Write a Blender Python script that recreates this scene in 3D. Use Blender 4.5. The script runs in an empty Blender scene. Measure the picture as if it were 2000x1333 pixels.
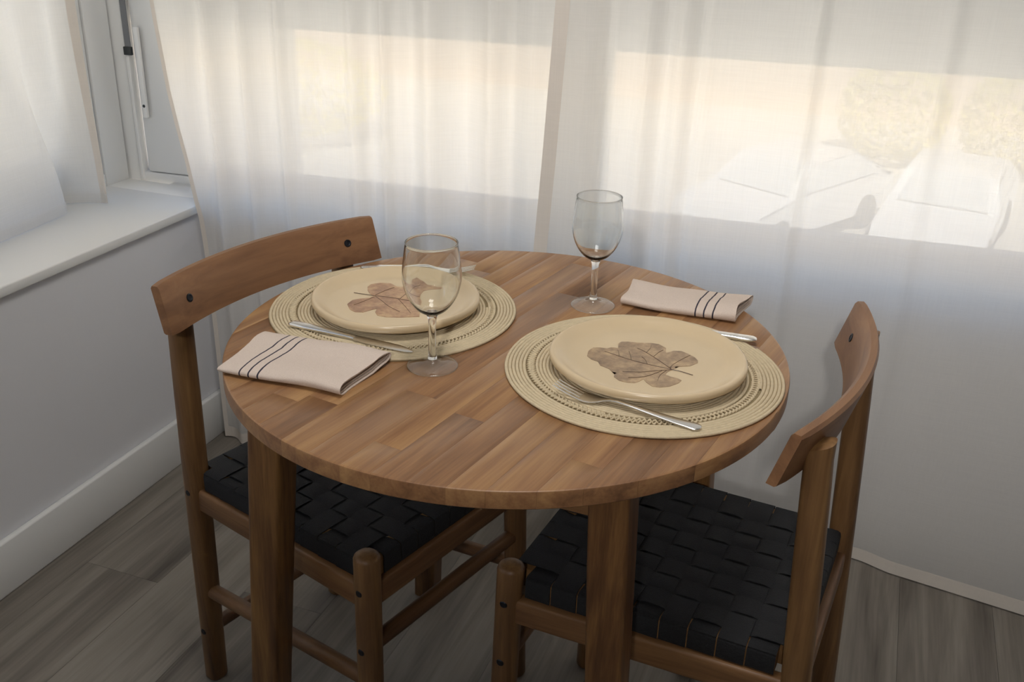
import bpy, bmesh, math, random
from mathutils import Vector, Matrix
random.seed(7)
scene = bpy.context.scene
col = scene.collection
PI = math.pi

# ------------------------------------------------------------------ camera
YAW, PITCH, ROLL, FPX = -0.34864398, 0.42410068, -0.02867189, 1962.4776
HT = 0.7425                                   # table top height
SC = 0.8 / (2 * 0.66608064)
CAM = Vector((0.76750964 * SC, -2.07820075 * SC, HT + SC))
_f = Vector((math.sin(YAW) * math.cos(PITCH), math.cos(YAW) * math.cos(PITCH), -math.sin(PITCH)))
_r = Vector((math.cos(YAW), -math.sin(YAW), 0)); _d = _f.cross(_r)
_c, _s = math.cos(ROLL), math.sin(ROLL)
RIGHT, DOWN, FWD = _c * _r + _s * _d, -_s * _r + _c * _d, _f
cd = bpy.data.cameras.new('camera'); cam = bpy.data.objects.new('camera', cd); col.objects.link(cam)
cd.sensor_width = 36.0; cd.lens = FPX / 2000 * 36; cd.sensor_fit = 'HORIZONTAL'; cd.clip_start = 0.02
m = Matrix((RIGHT, -DOWN, -FWD)).transposed().to_4x4(); m.translation = CAM
cam.matrix_world = m
scene.camera = cam

# ------------------------------------------------------------------ world, sun, exposure
vs = scene.view_settings
vs.view_transform = 'Standard'; vs.look = 'None'; vs.exposure = 0.0; vs.gamma = 1.0; vs.use_curve_mapping = False
SKY_STRENGTH = 0.34
SUN_STRENGTH = 17.0
SPOT_WATTS = 190.0
PANEL_WATTS = 15.5
w = bpy.data.worlds.new('sky'); scene.world = w; w.use_nodes = True
nt = w.node_tree; nt.nodes.clear()
sky = nt.nodes.new('ShaderNodeTexSky'); sky.sky_type = 'NISHITA'; sky.sun_disc = False
sky.sun_elevation = math.radians(53); sky.sun_rotation = math.radians(160)
bg = nt.nodes.new('ShaderNodeBackground'); bg.inputs[1].default_value = SKY_STRENGTH
wo = nt.nodes.new('ShaderNodeOutputWorld')
nt.links.new(sky.outputs[0], bg.inputs[0]); nt.links.new(bg.outputs[0], wo.inputs[0])
sl = bpy.data.lights.new('sun', 'SUN'); sl.energy = SUN_STRENGTH; sl.angle = math.radians(0.6); sl.color = (1.0, 0.95, 0.86)
so = bpy.data.objects.new('sun', sl); col.objects.link(so)
so.location = (3, -8, 12)
so.rotation_euler = Vector((-0.25, 0.55, -0.80)).to_track_quat('-Z', 'Y').to_euler()

# fill panel added above the table to raise ambient light (housing further down)
pl_ = bpy.data.lights.new('panel_light', 'AREA'); pl_.shape = 'SQUARE'; pl_.size = 0.56; pl_.energy = PANEL_WATTS; pl_.color = (1.0, 0.985, 0.965)
po_ = bpy.data.objects.new('panel_light', pl_); col.objects.link(po_); po_.location = (0.20, -0.40, 2.505)

# ------------------------------------------------------------------ helpers
def pix_ray(px, py):
    return RIGHT * ((px - 1000) / FPX) + DOWN * ((py - 666.5) / FPX) + FWD
def at_z(px, py, z):
    v = pix_ray(px, py); return CAM + v * ((z - CAM.z) / v.z)

def tag(o, label=None, cat=None, group=None, kind=None):
    if label: o['label'] = label
    if cat: o['category'] = cat
    if group: o['group'] = group
    if kind: o['kind'] = kind
    return o
def link(o, parent=None):
    col.objects.link(o)
    if parent is not None: o.parent = parent
    return o
def empty(name, loc=(0, 0, 0), rz=0.0, parent=None):
    o = bpy.data.objects.new(name, None); o.empty_display_size = 0.05
    o.location = loc; o.rotation_euler = (0, 0, rz); return link(o, parent)
def mesh_obj(name, verts, faces, mat, parent=None, smooth=False, loc=None):
    me = bpy.data.meshes.new(name); me.from_pydata([tuple(v) for v in verts], [], faces)
    bm = bmesh.new(); bm.from_mesh(me); bmesh.ops.recalc_face_normals(bm, faces=bm.faces); bm.to_mesh(me); bm.free()
    if mat: me.materials.append(mat)
    if smooth: me.polygons.foreach_set('use_smooth', [True] * len(me.polygons))
    o = bpy.data.objects.new(name, me)
    if loc is not None: o.location = loc
    return link(o, parent)
def auto_smooth(o, ang=40):
    me = o.data
    me.polygons.foreach_set('use_smooth', [True] * len(me.polygons))
    bm = bmesh.new(); bm.from_mesh(me)
    for e in bm.edges:
        if len(e.link_faces) == 2 and e.calc_face_angle() > math.radians(ang): e.smooth = False
    bm.to_mesh(me); bm.free(); return o
def boxes_obj(name, boxes, mat, parent=None, bevel=0.0, seg=2):
    """boxes: list of (x0,x1,y0,y1,z0,z1)"""
    bm = bmesh.new()
    for (x0, x1, y0, y1, z0, z1) in boxes:
        M = Matrix.Translation(((x0 + x1) / 2, (y0 + y1) / 2, (z0 + z1) / 2)) @ Matrix.Diagonal((x1 - x0, y1 - y0, z1 - z0, 1))
        bmesh.ops.create_cube(bm, size=1.0, matrix=M)
    if bevel > 0:
        bmesh.ops.bevel(bm, geom=bm.edges[:], offset=bevel, segments=seg, profile=0.5, affect='EDGES')
    me = bpy.data.meshes.new(name); bm.to_mesh(me); bm.free()
    if mat: me.materials.append(mat)
    o = bpy.data.objects.new(name, me); link(o, parent)
    if bevel > 0: auto_smooth(o, 50)
    return o
def loft(name, loops, mat, parent=None, caps=True, closed=True, ang=40):
    n = len(loops[0]); V = [p for l in loops for p in l]; Fc = []
    for i in range(len(loops) - 1):
        for j in range(n if closed else n - 1):
            a = i * n + j; b = i * n + (j + 1) % n
            Fc.append((a, b, b + n, a + n))
    if caps and closed:
        Fc.append(tuple(range(n))[::-1]); Fc.append(tuple((len(loops) - 1) * n + k for k in range(n)))
    return auto_smooth(mesh_obj(name, V, Fc, mat, parent), ang)
def superell(n, a, b, e, rot=0.0):
    out = []
    for k in range(n):
        t = 2 * PI * (k + 0.5) / n; c, s = math.cos(t), math.sin(t)
        x = a * math.copysign(abs(c) ** (2 / e), c); y = b * math.copysign(abs(s) ** (2 / e), s)
        out.append((x * math.cos(rot) - y * math.sin(rot), x * math.sin(rot) + y * math.cos(rot)))
    return out
def rod(name, p, q, ra, rb, mat, parent=None, e=2.0, n=16, up=(0, 0, 1)):
    """bar from p to q with a superelliptic section: ra across, rb along 'up'"""
    p, q = Vector(p), Vector(q); d = (q - p).normalized(); u = Vector(up)
    sx = d.cross(u).normalized(); sy = sx.cross(d).normalized()
    L = []
    for pt in (p, q):
        L.append([pt + sx * x + sy * y for x, y in superell(n, ra, rb, e)])
    return loft(name, L, mat, parent)
def lathe(name, prof, mat, parent=None, n=64, closed=False, ang=35, loc=None, rfun=None):
    V, Fc = [], []; idx = []
    for (r, z) in prof:
        if r < 1e-6: idx.append([len(V)] * n); V.append((0, 0, z))
        else:
            row = []
            for k in range(n):
                t = 2 * PI * k / n; rr = r * (rfun(t, r, z) if rfun else 1.0)
                row.append(len(V)); V.append((rr * math.cos(t), rr * math.sin(t), z))
            idx.append(row)
    m_ = len(prof)
    for i in range(m_ if closed else m_ - 1):
        A, B = idx[i], idx[(i + 1) % m_]
        for k in range(n):
            k2 = (k + 1) % n; q = []
            for v in (A[k], A[k2], B[k2], B[k]):
                if v not in q: q.append(v)
            if len(q) >= 3: Fc.append(tuple(q))
    o = auto_smooth(mesh_obj(name, V, Fc, mat, parent), ang)
    if loc is not None: o.location = loc
    return o
def catmull(P, n):
    P = [Vector(p) for p in P]; out = []
    for i in range(len(P) - 1):
        a = P[max(i - 1, 0)]; b = P[i]; c = P[i + 1]; d = P[min(i + 2, len(P) - 1)]
        for k in range(n):
            t = k / n
            out.append(0.5 * ((2 * b) + (c - a) * t + (2 * a - 5 * b + 4 * c - d) * t * t + (3 * b - a - 3 * c + d) * t ** 3))
    out.append(P[-1]); return out
def interp(x, tab):
    if x <= tab[0][0]: return tab[0][1]
    for (x0, y0), (x1, y1) in zip(tab, tab[1:]):
        if x <= x1: return y0 + (y1 - y0) * (x - x0) / (x1 - x0)
    return tab[-1][1]
def copy_tree(o, parent=None):
    c = o.copy(); col.objects.link(c)
    if parent is not None: c.parent = parent
    for ch in list(o.children): copy_tree(ch, c)
    return c

# ------------------------------------------------------------------ materials
def new_mat(name):
    mt = bpy.data.materials.new(name); mt.use_nodes = True
    t = mt.node_tree; b = t.nodes['Principled BSDF']; return mt, t, b
def srgb(r, g, b):
    f = lambda c: (c / 255 / 12.92) if c / 255 <= 0.04045 else ((c / 255 + 0.055) / 1.055) ** 2.4
    return (f(r), f(g), f(b), 1.0)
def plain(name, colr, rough=0.5, metal=0.0, bump=0.0, bscale=200.0, var=0.0, vscale=8.0, spec=0.5):
    mt, t, b = new_mat(name); N, L = t.nodes, t.links
    b.inputs['Roughness'].default_value = rough; b.inputs['Metallic'].default_value = metal
    b.inputs['Specular IOR Level'].default_value = spec
    b.inputs['Base Color'].default_value = colr
    tc = N.new('ShaderNodeTexCoord')
    if var > 0:
        nz = N.new('ShaderNodeTexNoise'); nz.inputs['Scale'].default_value = vscale; nz.inputs['Detail'].default_value = 4
        L.new(tc.outputs['Object'], nz.inputs['Vector'])
        hs = N.new('ShaderNodeMix'); hs.data_type = 'RGBA'
        hs.inputs[6].default_value = tuple(c * (1 - var) for c in colr[:3]) + (1,)
        hs.inputs[7].default_value = tuple(min(1, c * (1 + var)) for c in colr[:3]) + (1,)
        L.new(nz.outputs['Fac'], hs.inputs[0]); L.new(hs.outputs[2], b.inputs['Base Color'])
    if bump > 0:
        nb = N.new('ShaderNodeTexNoise'); nb.inputs['Scale'].default_value = bscale; nb.inputs['Detail'].default_value = 5
        L.new(tc.outputs['Object'], nb.inputs['Vector'])
        bp = N.new('ShaderNodeBump'); bp.inputs['Strength'].default_value = bump; bp.inputs['Distance'].default_value = 0.002
        L.new(nb.outputs['Fac'], bp.inputs['Height']); L.new(bp.outputs['Normal'], b.inputs['Normal'])
    return mt
def wood(name, dark, mid, light, axis=0, rough=0.45, grain=1.0, rnd=0.5, spec=0.4, knots=False, streak=1.0):
    """stretched-noise timber; axis = grain direction in object space; each object differs through its random value"""
    mt, t, b = new_mat(name); N, L = t.nodes, t.links
    tc = N.new('ShaderNodeTexCoord'); oi = N.new('ShaderNodeObjectInfo')
    off = N.new('ShaderNodeVectorMath'); off.operation = 'SCALE'; off.inputs[0].default_value = (37.0, 91.0, 53.0)
    L.new(oi.outputs['Random'], off.inputs['Scale'])
    add = N.new('ShaderNodeVectorMath'); add.operation = 'ADD'
    L.new(tc.outputs['Object'], add.inputs[0]); L.new(off.outputs[0], add.inputs[1])
    def stretched(cross, along, detail, dist=0.0):
        mp = N.new('ShaderNodeMapping'); s = [cross * grain] * 3; s[axis] = along * grain
        mp.inputs['Scale'].default_value = s; L.new(add.outputs[0], mp.inputs['Vector'])
        n = N.new('ShaderNodeTexNoise'); n.inputs['Scale'].default_value = 1.0; n.inputs['Detail'].default_value = detail
        n.inputs['Roughness'].default_value = 0.6; n.inputs['Distortion'].default_value = dist
        L.new(mp.outputs[0], n.inputs['Vector']); return n
    n1 = stretched(38, 2.6, 4, 0.6); n2 = stretched(300, 10, 3); n3 = stretched(14, 5, 2, 0.3)
    m1 = N.new('ShaderNodeMath'); m1.operation = 'MULTIPLY_ADD'; m1.inputs[1].default_value = 0.28 * streak
    L.new(n2.outputs['Fac'], m1.inputs[0]); L.new(n1.outputs['Fac'], m1.inputs[2])
    m2 = N.new('ShaderNodeMath'); m2.operation = 'MULTIPLY_ADD'; m2.inputs[1].default_value = 0.35
    L.new(n3.outputs['Fac'], m2.inputs[0]); L.new(m1.outputs[0], m2.inputs[2])
    m3 = N.new('ShaderNodeMath'); m3.operation = 'MULTIPLY_ADD'; m3.inputs[1].default_value = rnd
    L.new(oi.outputs['Random'], m3.inputs[0]); L.new(m2.outputs[0], m3.inputs[2])
    m4 = N.new('ShaderNodeMath'); m4.operation = 'SUBTRACT'; m4.inputs[1].default_value = 0.32 + rnd / 2
    L.new(m3.outputs[0], m4.inputs[0])
    cr = N.new('ShaderNodeValToRGB'); e = cr.color_ramp.elements
    e[0].position = 0.12; e[0].color = dark; e[1].position = 0.88; e[1].color = light
    k = e.new(0.46); k.color = mid
    L.new(m4.outputs[0], cr.inputs[0]); L.new(cr.outputs[0], b.inputs['Base Color'])
    b.inputs['Roughness'].default_value = rough; b.inputs['Specular IOR Level'].default_value = spec
    bp = N.new('ShaderNodeBump'); bp.inputs['Strength'].default_value = 0.08; bp.inputs['Distance'].default_value = 0.001
    L.new(n2.outputs['Fac'], bp.inputs['Height']); L.new(bp.outputs['Normal'], b.inputs['Normal'])
    return mt
def cloth(name, colr, diff, trans, clear, weave=900.0, wstr=0.12):
    """sheer fabric: diffuse + translucent + open weave (transparent), with a woven bump and slubs"""
    mt = bpy.data.materials.new(name); mt.use_nodes = True; t = mt.node_tree; N, L = t.nodes, t.links; N.clear()
    out = N.new('ShaderNodeOutputMaterial'); tc = N.new('ShaderNodeTexCoord')
    sl = []
    for sc_ in ((12.0, 12.0, 420.0), (420.0, 420.0, 9.0)):
        mp = N.new('ShaderNodeMapping'); mp.inputs['Scale'].default_value = sc_; L.new(tc.outputs['Object'], mp.inputs['Vector'])
        nz = N.new('ShaderNodeTexNoise'); nz.inputs['Scale'].default_value = 1.0; nz.inputs['Detail'].default_value = 2
        L.new(mp.outputs[0], nz.inputs['Vector']); sl.append(nz)
    ad = N.new('ShaderNodeMath'); ad.operation = 'ADD'; L.new(sl[0].outputs['Fac'], ad.inputs[0]); L.new(sl[1].outputs['Fac'], ad.inputs[1])
    bp = N.new('ShaderNodeBump'); bp.inputs['Strength'].default_value = wstr; bp.inputs['Distance'].default_value = 0.001
    L.new(ad.outputs[0], bp.inputs['Height'])
    mr = N.new('ShaderNodeMapRange'); mr.inputs[1].default_value = 0.7; mr.inputs[2].default_value = 1.3
    mr.inputs[3].default_value = 0.965; mr.inputs[4].default_value = 1.0; L.new(ad.outputs[0], mr.inputs[0])
    mul = N.new('ShaderNodeMix'); mul.data_type = 'RGBA'; mul.blend_type = 'MULTIPLY'; mul.inputs[0].default_value = 1.0
    mul.inputs[6].default_value = colr; L.new(mr.outputs[0], mul.inputs[7])
    d = N.new('ShaderNodeBsdfDiffuse'); tr = N.new('ShaderNodeBsdfTranslucent'); cl = N.new('ShaderNodeBsdfTransparent')
    for s in (d, tr): L.new(mul.outputs[2], s.inputs['Color']); L.new(bp.outputs[0], s.inputs['Normal'])
    m1 = N.new('ShaderNodeMixShader'); m1.inputs[0].default_value = trans / (diff + trans)
    L.new(d.outputs[0], m1.inputs[1]); L.new(tr.outputs[0], m1.inputs[2])
    m2 = N.new('ShaderNodeMixShader'); m2.inputs[0].default_value = clear
    L.new(m1.outputs[0], m2.inputs[1]); L.new(cl.outputs[0], m2.inputs[2]); L.new(m2.outputs[0], out.inputs[0])
    return mt
def thin_glass(name, tint, lo=0.035, hi=0.85, rough=0.0):
    mt = bpy.data.materials.new(name); mt.use_nodes = True; t = mt.node_tree; N, L = t.nodes, t.links; N.clear()
    out = N.new('ShaderNodeOutputMaterial'); lw = N.new('ShaderNodeLayerWeight'); lw.inputs['Blend'].default_value = 0.5
    pw_ = N.new('ShaderNodeMath'); pw_.operation = 'POWER'; pw_.inputs[1].default_value = 4.5; L.new(lw.outputs['Facing'], pw_.inputs[0])
    fr = N.new('ShaderNodeMath'); fr.operation = 'MULTIPLY_ADD'; fr.inputs[1].default_value = hi - lo; fr.inputs[2].default_value = lo; L.new(pw_.outputs[0], fr.inputs[0])
    tr = N.new('ShaderNodeBsdfTransparent'); tr.inputs[0].default_value = tint
    gl = N.new('ShaderNodeBsdfGlossy'); gl.inputs['Roughness'].default_value = rough
    mx = N.new('ShaderNodeMixShader'); L.new(fr.outputs[0], mx.inputs[0]); L.new(tr.outputs[0], mx.inputs[1]); L.new(gl.outputs[0], mx.inputs[2])
    L.new(mx.outputs[0], out.inputs[0]); return mt
def solid_glass(name):
    mt = bpy.data.materials.new(name); mt.use_nodes = True; t = mt.node_tree; N, L = t.nodes, t.links; N.clear()
    out = N.new('ShaderNodeOutputMaterial'); g = N.new('ShaderNodeBsdfGlass'); g.inputs['IOR'].default_value = 1.48
    g.inputs['Roughness'].default_value = 0.0; g.inputs['Color'].default_value = (0.985, 0.99, 0.985, 1)
    L.new(g.outputs[0], out.inputs[0]); return mt

M = {}
M['wall'] = plain('wall_paint', srgb(226, 226, 229), 0.75, bump=0.12, bscale=60, spec=0.25)
M['white_trim'] = plain('white_trim', srgb(232, 232, 230), 0.42, spec=0.4)
M['sill'] = plain('sill_paint', srgb(234, 233, 230), 0.35, bump=0.05, bscale=25, spec=0.45)
M['ceiling'] = plain('ceiling_paint', srgb(235, 234, 230), 0.9)
M['subfloor'] = plain('subfloor', srgb(40, 38, 35), 0.9)
M['plank'] = wood('grey_floor_plank', srgb(78, 72, 65), srgb(121, 114, 105), srgb(154, 147, 137), axis=1, rough=0.5, grain=0.55, rnd=0.24, spec=0.35, streak=1.1)
M['top'] = wood('acacia_stave', srgb(88, 58, 40), srgb(138, 99, 66), srgb(176, 136, 90), axis=0, rough=0.36, grain=1.0, rnd=0.22, spec=0.5, streak=1.1)
M['leg'] = wood('acacia_leg', srgb(68, 46, 28), srgb(114, 82, 51), srgb(152, 116, 74), axis=2, rough=0.42, grain=1.0, rnd=0.2)
M['tleg'] = wood('table_leg_wood', srgb(54, 32, 18), srgb(100, 68, 40), srgb(150, 110, 64), axis=2, rough=0.42, grain=1.25, rnd=0.15, streak=1.3)
M['rail'] = wood('acacia_rail', srgb(72, 47, 29), srgb(114, 80, 51), srgb(148, 110, 72), axis=0, rough=0.45, rnd=0.15)
M['raily'] = wood('acacia_rail_long', srgb(72, 47, 29), srgb(114, 80, 51), srgb(148, 110, 72), axis=1, rough=0.45, rnd=0.15)
M['back'] = wood('backrest_wood', srgb(98, 66, 44), srgb(128, 91, 62), srgb(150, 112, 78), axis=0, rough=0.45, rnd=0.1, streak=0.6)
M['frame_light'] = wood('pale_frame_wood', srgb(126, 92, 56), srgb(156, 118, 76), srgb(178, 140, 94), axis=0, rough=0.6)
M['webbing'] = plain('black_webbing', srgb(33, 33, 35), 0.75, bump=0.6, bscale=600, var=0.2, vscale=500, spec=0.3)
M['screw'] = plain('dark_screw', srgb(34, 36, 42), 0.4, metal=0.6)
M['steel'] = plain('stainless_steel', (0.86, 0.85, 0.83, 1), 0.24, metal=1.0)
M['mat'] = plain('paper_rope', srgb(204, 187, 156), 0.8, bump=0.5, bscale=420, var=0.14, vscale=160, spec=0.2)
M['plate'] = plain('cream_ceramic', srgb(206, 184, 150), 0.26, var=0.05, vscale=14, bump=0.05, bscale=30, spec=0.5)
M['curtain'] = cloth('linen_curtain', srgb(244, 242, 239), 0.42, 0.58, 0.055)
M['hem'] = cloth('linen_hem', srgb(232, 224, 215), 0.80, 0.20, 0.0)
M['pane'] = thin_glass('window_glass', (0.97, 0.98, 0.98, 1))
M['bowl'] = thin_glass('wine_glass_bowl', (0.994, 0.996, 0.995, 1), 0.014, 0.7)
M['foot'] = thin_glass('wine_glass_foot', (0.99, 0.99, 0.99, 1), 0.07, 0.8)
M['glass'] = solid_glass('wine_glass_solid')
M['shutter'] = plain('shutter_slat', srgb(214, 212, 210), 0.5)
M['grey_strap'] = plain('grey_strap', srgb(120, 122, 126), 0.7, bump=0.3, bscale=500)
M['dark_plastic'] = plain('dark_plastic', srgb(45, 50, 52), 0.5)

M['mat_dark'] = plain('rope_core', srgb(140, 124, 92), 0.9)
# leaf prints
def leaf_mat(name, a, b_, c):
    mt, t, b = new_mat(name); N, L = t.nodes, t.links
    tc = N.new('ShaderNodeTexCoord'); n1 = N.new('ShaderNodeTexNoise'); n1.inputs['Scale'].default_value = 48; n1.inputs['Detail'].default_value = 6
    n1.inputs['Roughness'].default_value = 0.7
    L.new(tc.outputs['Object'], n1.inputs['Vector']); cr = N.new('ShaderNodeValToRGB'); e = cr.color_ramp.elements
    e[0].position = 0.3; e[0].color = a; e[1].position = 0.72; e[1].color = c; k = e.new(0.5); k.color = b_
    L.new(n1.outputs['Fac'], cr.inputs[0]); L.new(cr.outputs[0], b.inputs['Base Color']); b.inputs['Roughness'].default_value = 0.35
    return mt
M['leaf'] = leaf_mat('leaf_print', srgb(112, 92, 74), srgb(156, 130, 102), srgb(192, 164, 126))
M['leaf_warm'] = leaf_mat('leaf_print_warm', srgb(128, 92, 72), srgb(168, 130, 100), srgb(198, 166, 124))
M['vein'] = plain('leaf_vein', srgb(86, 64, 50), 0.4)

# ------------------------------------------------------------------ room shell
ANG = 0.07240657                                   # the back wall is not quite square to the left wall
ca, sa = math.cos(ANG), math.sin(ANG)
def W(u, d, z):                                   # back-wall frame: u along the wall, d = distance from the table
    return Vector((u * ca - d * sa, u * sa + d * ca, z))
def wall_boxes(name, boxes, mat, parent=None, bevel=0.0):
    """boxes in the back-wall frame (u0,u1,d0,d1,z0,z1)"""
    o = boxes_obj(name, boxes, mat, parent, bevel)
    for v in o.data.vertices: v.co = W(v.co.x, v.co.y, v.co.z)
    return o
X0, X1, Y0, Y1, ZC = -1.066, 2.7, -4.3, 0.80, 2.55
SILL = 0.628

fl = boxes_obj('floor', [(-1.46, X1 + 0.1, Y0 - 0.1, 1.25, -0.03, -0.006)], M['subfloor'])
tag(fl, 'grey wood-look plank floor of the dining corner', 'floor', kind='structure')
pw, plen = 0.182, 1.22
ci = 0; px_ = -0.982 - pw
rp = random.Random(3)
plank_off = {0: 0.1, 1: -0.905}
while px_ < X1:
    x0 = max(px_, X0 + 0.002); x1 = min(px_ + pw, X1)
    yst = Y0 - plen + ((ci * 0.437 + 0.33) % 1.0) * plen
    if ci == 1: yst = 0.098 - 4 * plen
    if ci == 0: yst = 0.55 - 4 * plen
    if x1 - x0 > 0.02:
        y = yst
        while y < 0.9:
            a, b_ = max(y, Y0), min(y + plen, 0.86)
            if b_ - a > 0.03:
                g = 0.0003
                boxes_obj('floor_plank', [(x0 + g, x1 - g, a + g, b_ - g, -0.006, 0.0)], M['plank'], fl)
            y += plen
    px_ += pw; ci += 1

wl = boxes_obj('wall_left', [(X0 - 0.4, X0, Y0, 0.79, -0.03, SILL - 0.022)], M['wall'])
tag(boxes_obj('trim_4', [(X0 - 0.4, X0, Y0, -2.21, SILL - 0.02, ZC), (X0 - 0.4, X0, -2.21, 0.79, 2.155, ZC)], M['wall']), 'pale wall around and above the left window, out of view', 'wall', kind='structure')
tag(wl, 'pale painted low wall under the left window ledge', 'wall', kind='structure')
bl = boxes_obj('baseboard_left', [(X0, X0 + 0.016, Y0, 0.735, 0.0, 0.119)], M['white_trim'], bevel=0.004)
tag(bl, 'tall white baseboard along the left wall', 'baseboard', kind='structure')
sill = boxes_obj('trim_1', [(-1.356, -1.053, -2.2, 0.72, SILL - 0.022, SILL), (-1.356, -1.10, 0.72, 0.80, SILL - 0.022, SILL)], M['sill'], bevel=0.003)
tag(sill, 'wide white window ledge on the left wall', 'window ledge', kind='structure')

DW = 0.80
wb = wall_boxes('wall_back', [(-1.02, 2.9, DW, DW + 0.30, -0.03, SILL - 0.03)], M['wall'])
tag(wall_boxes('trim_3', [(-1.5, 2.9, DW, DW + 0.3, 2.155, ZC)], M['wall']), 'pale wall above the back window, out of view', 'wall', kind='structure')
tag(wb, 'pale low wall behind the long curtains', 'wall', kind='structure')
bb = wall_boxes('baseboard_back', [(-1.0, 2.75, DW - 0.016, DW, 0.0, 0.119)], M['white_trim'], bevel=0.003)
tag(bb, 'white baseboard behind the long curtains', 'baseboard', kind='structure')
bs = wall_boxes('trim_2', [(-1.17, 2.8, DW - 0.012, 0.905, SILL - 0.03, SILL - 0.0004)], M['sill'], bevel=0.003)
tag(bs, 'white window ledge behind the long curtains', 'window ledge', kind='structure')
wr = boxes_obj('wall_right', [(X1, X1 + 0.12, Y0, 1.2, -0.03, ZC)], M['wall']); tag(wr, 'plain pale wall on the right, out of view', 'wall', kind='structure')
wk = boxes_obj('wall_rear', [(-1.47, X1 + 0.12, Y0 - 0.12, Y0, -0.03, ZC)], M['wall']); tag(wk, 'plain pale wall behind the viewer', 'wall', kind='structure')
ce = boxes_obj('ceiling', [(-1.6, X1 + 0.12, Y0 - 0.12, 1.3, ZC, ZC + 0.1)], M['ceiling']); tag(ce, 'plain white ceiling above the dining corner', 'ceiling', kind='structure')

# left window: fixed frame, sash, pane
XW = -1.355
w1 = empty('window_1', (XW, -0.7, SILL)); tag(w1, 'white framed window above the left ledge', 'window', kind='structure')
def wpart(name, boxes, mat, parent, bevel=0.003, origin=None):
    o = boxes_obj(name, boxes, mat, None, bevel); o.parent = parent; o.matrix_parent_inverse = Matrix.Translation(parent.location).inverted(); return o
wpart('window_frame', [(XW - 0.07, XW, -2.2, 0.716, SILL - 0.03, SILL + 0.03), (XW - 0.07, XW, 0.718, 0.80, SILL - 0.03, 2.15), (XW - 0.07, XW, -2.2, -2.12, SILL, 2.15), (XW - 0.07, XW, -2.2, 0.8, 2.09, 2.15)], M['white_trim'], w1, 0.002)
for (a, b_) in ((-0.78, 0.714), (-2.11, -0.80)):
    sa_ = wpart('window_sash', [(XW - 0.055, XW - 0.004, a, a + 0.07, SILL + 0.032, 2.08), (XW - 0.055, XW - 0.004, b_ - 0.085, b_, SILL + 0.032, 2.08),
                 (XW - 0.055, XW - 0.004, a + 0.07, b_ - 0.085, SILL + 0.032, SILL + 0.10), (XW - 0.055, XW - 0.004, a + 0.07, b_ - 0.085, 2.01, 2.08)], M['white_trim'], w1, 0.003)
    pn = boxes_obj('pane', [(XW - 0.034, XW - 0.030, a + 0.07, b_ - 0.085, SILL + 0.10, 2.01)], M['pane']); pn.parent = sa_

# back window
D2 = 0.905
w2 = empty('window_2', W(0.7, D2, SILL), ANG); tag(w2, 'wide white framed window behind the long curtains', 'window', kind='structure')
def w2part(name, boxes, mat, parent=None, bevel=0.003):
    o = boxes_obj(name, [(u0 - 0.7, u1 - 0.7, d0 - D2, d1 - D2, z0 - SILL, z1 - SILL) for (u0, u1, d0, d1, z0, z1) in boxes], mat, parent or w2, bevel); return o
# u of the corner: left frame meets the back frame
UC = -1.275
w2part('window_frame', [(UC - 0.11, UC + 0.012, D2, D2 + 0.07, SILL - 0.03, 2.15), (UC + 0.012, 2.85, D2, D2 + 0.07, SILL - 0.03, SILL + 0.018), (UC + 0.012, 2.85, D2, D2 + 0.07, 2.09, 2.15)], M['white_trim'])
w2part('frame_bead', [(UC + 0.014, UC + 0.024, D2 - 0.006, D2 + 0.02, SILL, 2.09)], M['white_trim'], bevel=0.002)
edges = [UC + 0.03, -0.10, 1.12, 2.8]
for a, b_ in zip(edges, edges[1:]):
    a += 0.004; b_ -= 0.004; sw = 0.14 if a < -1 else 0.05
    s2 = w2part('window_sash', [(a, a + sw, D2 + 0.004, D2 + 0.055, SILL + 0.02, 2.08), (b_ - 0.05, b_, D2 + 0.004, D2 + 0.055, SILL + 0.02, 2.08),
                 (a + sw, b_ - 0.05, D2 + 0.004, D2 + 0.055, SILL + 0.02, SILL + 0.043), (a + sw, b_ - 0.05, D2 + 0.004, D2 + 0.055, 2.03, 2.08)], M['white_trim'])
    w2part('pane', [(a + sw, b_ - 0.05, D2 + 0.028, D2 + 0.032, SILL + 0.043, 2.03)], M['pane'], s2, 0)

# roller shutter half lowered outside the back window
rs = empty('roller_shutter', W(0.7, D2 + 0.10, 1.016), ANG)
tag(rs, 'pale slatted roller shutter lowered over the upper back window', 'shutter')
z = 0.0; k = 0
while 1.016 + z < 2.10:
    h = 0.052 if k == 0 else 0.045
    prof = [(-0.004, z), (-0.006, z + h * 0.3), (-0.006, z + h * 0.7), (-0.003, z + h - 0.001), (0.004, z + h - 0.001), (0.006, z + h * 0.6), (0.004, z)]
    loft('bottom_bar' if k == 0 else 'shutter_slat', [[Vector((u, d, zz)) for d, zz in prof] for u in (UC - 0.68, 2.1)], M['shutter'], rs)
    z += h; k += 1

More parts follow.
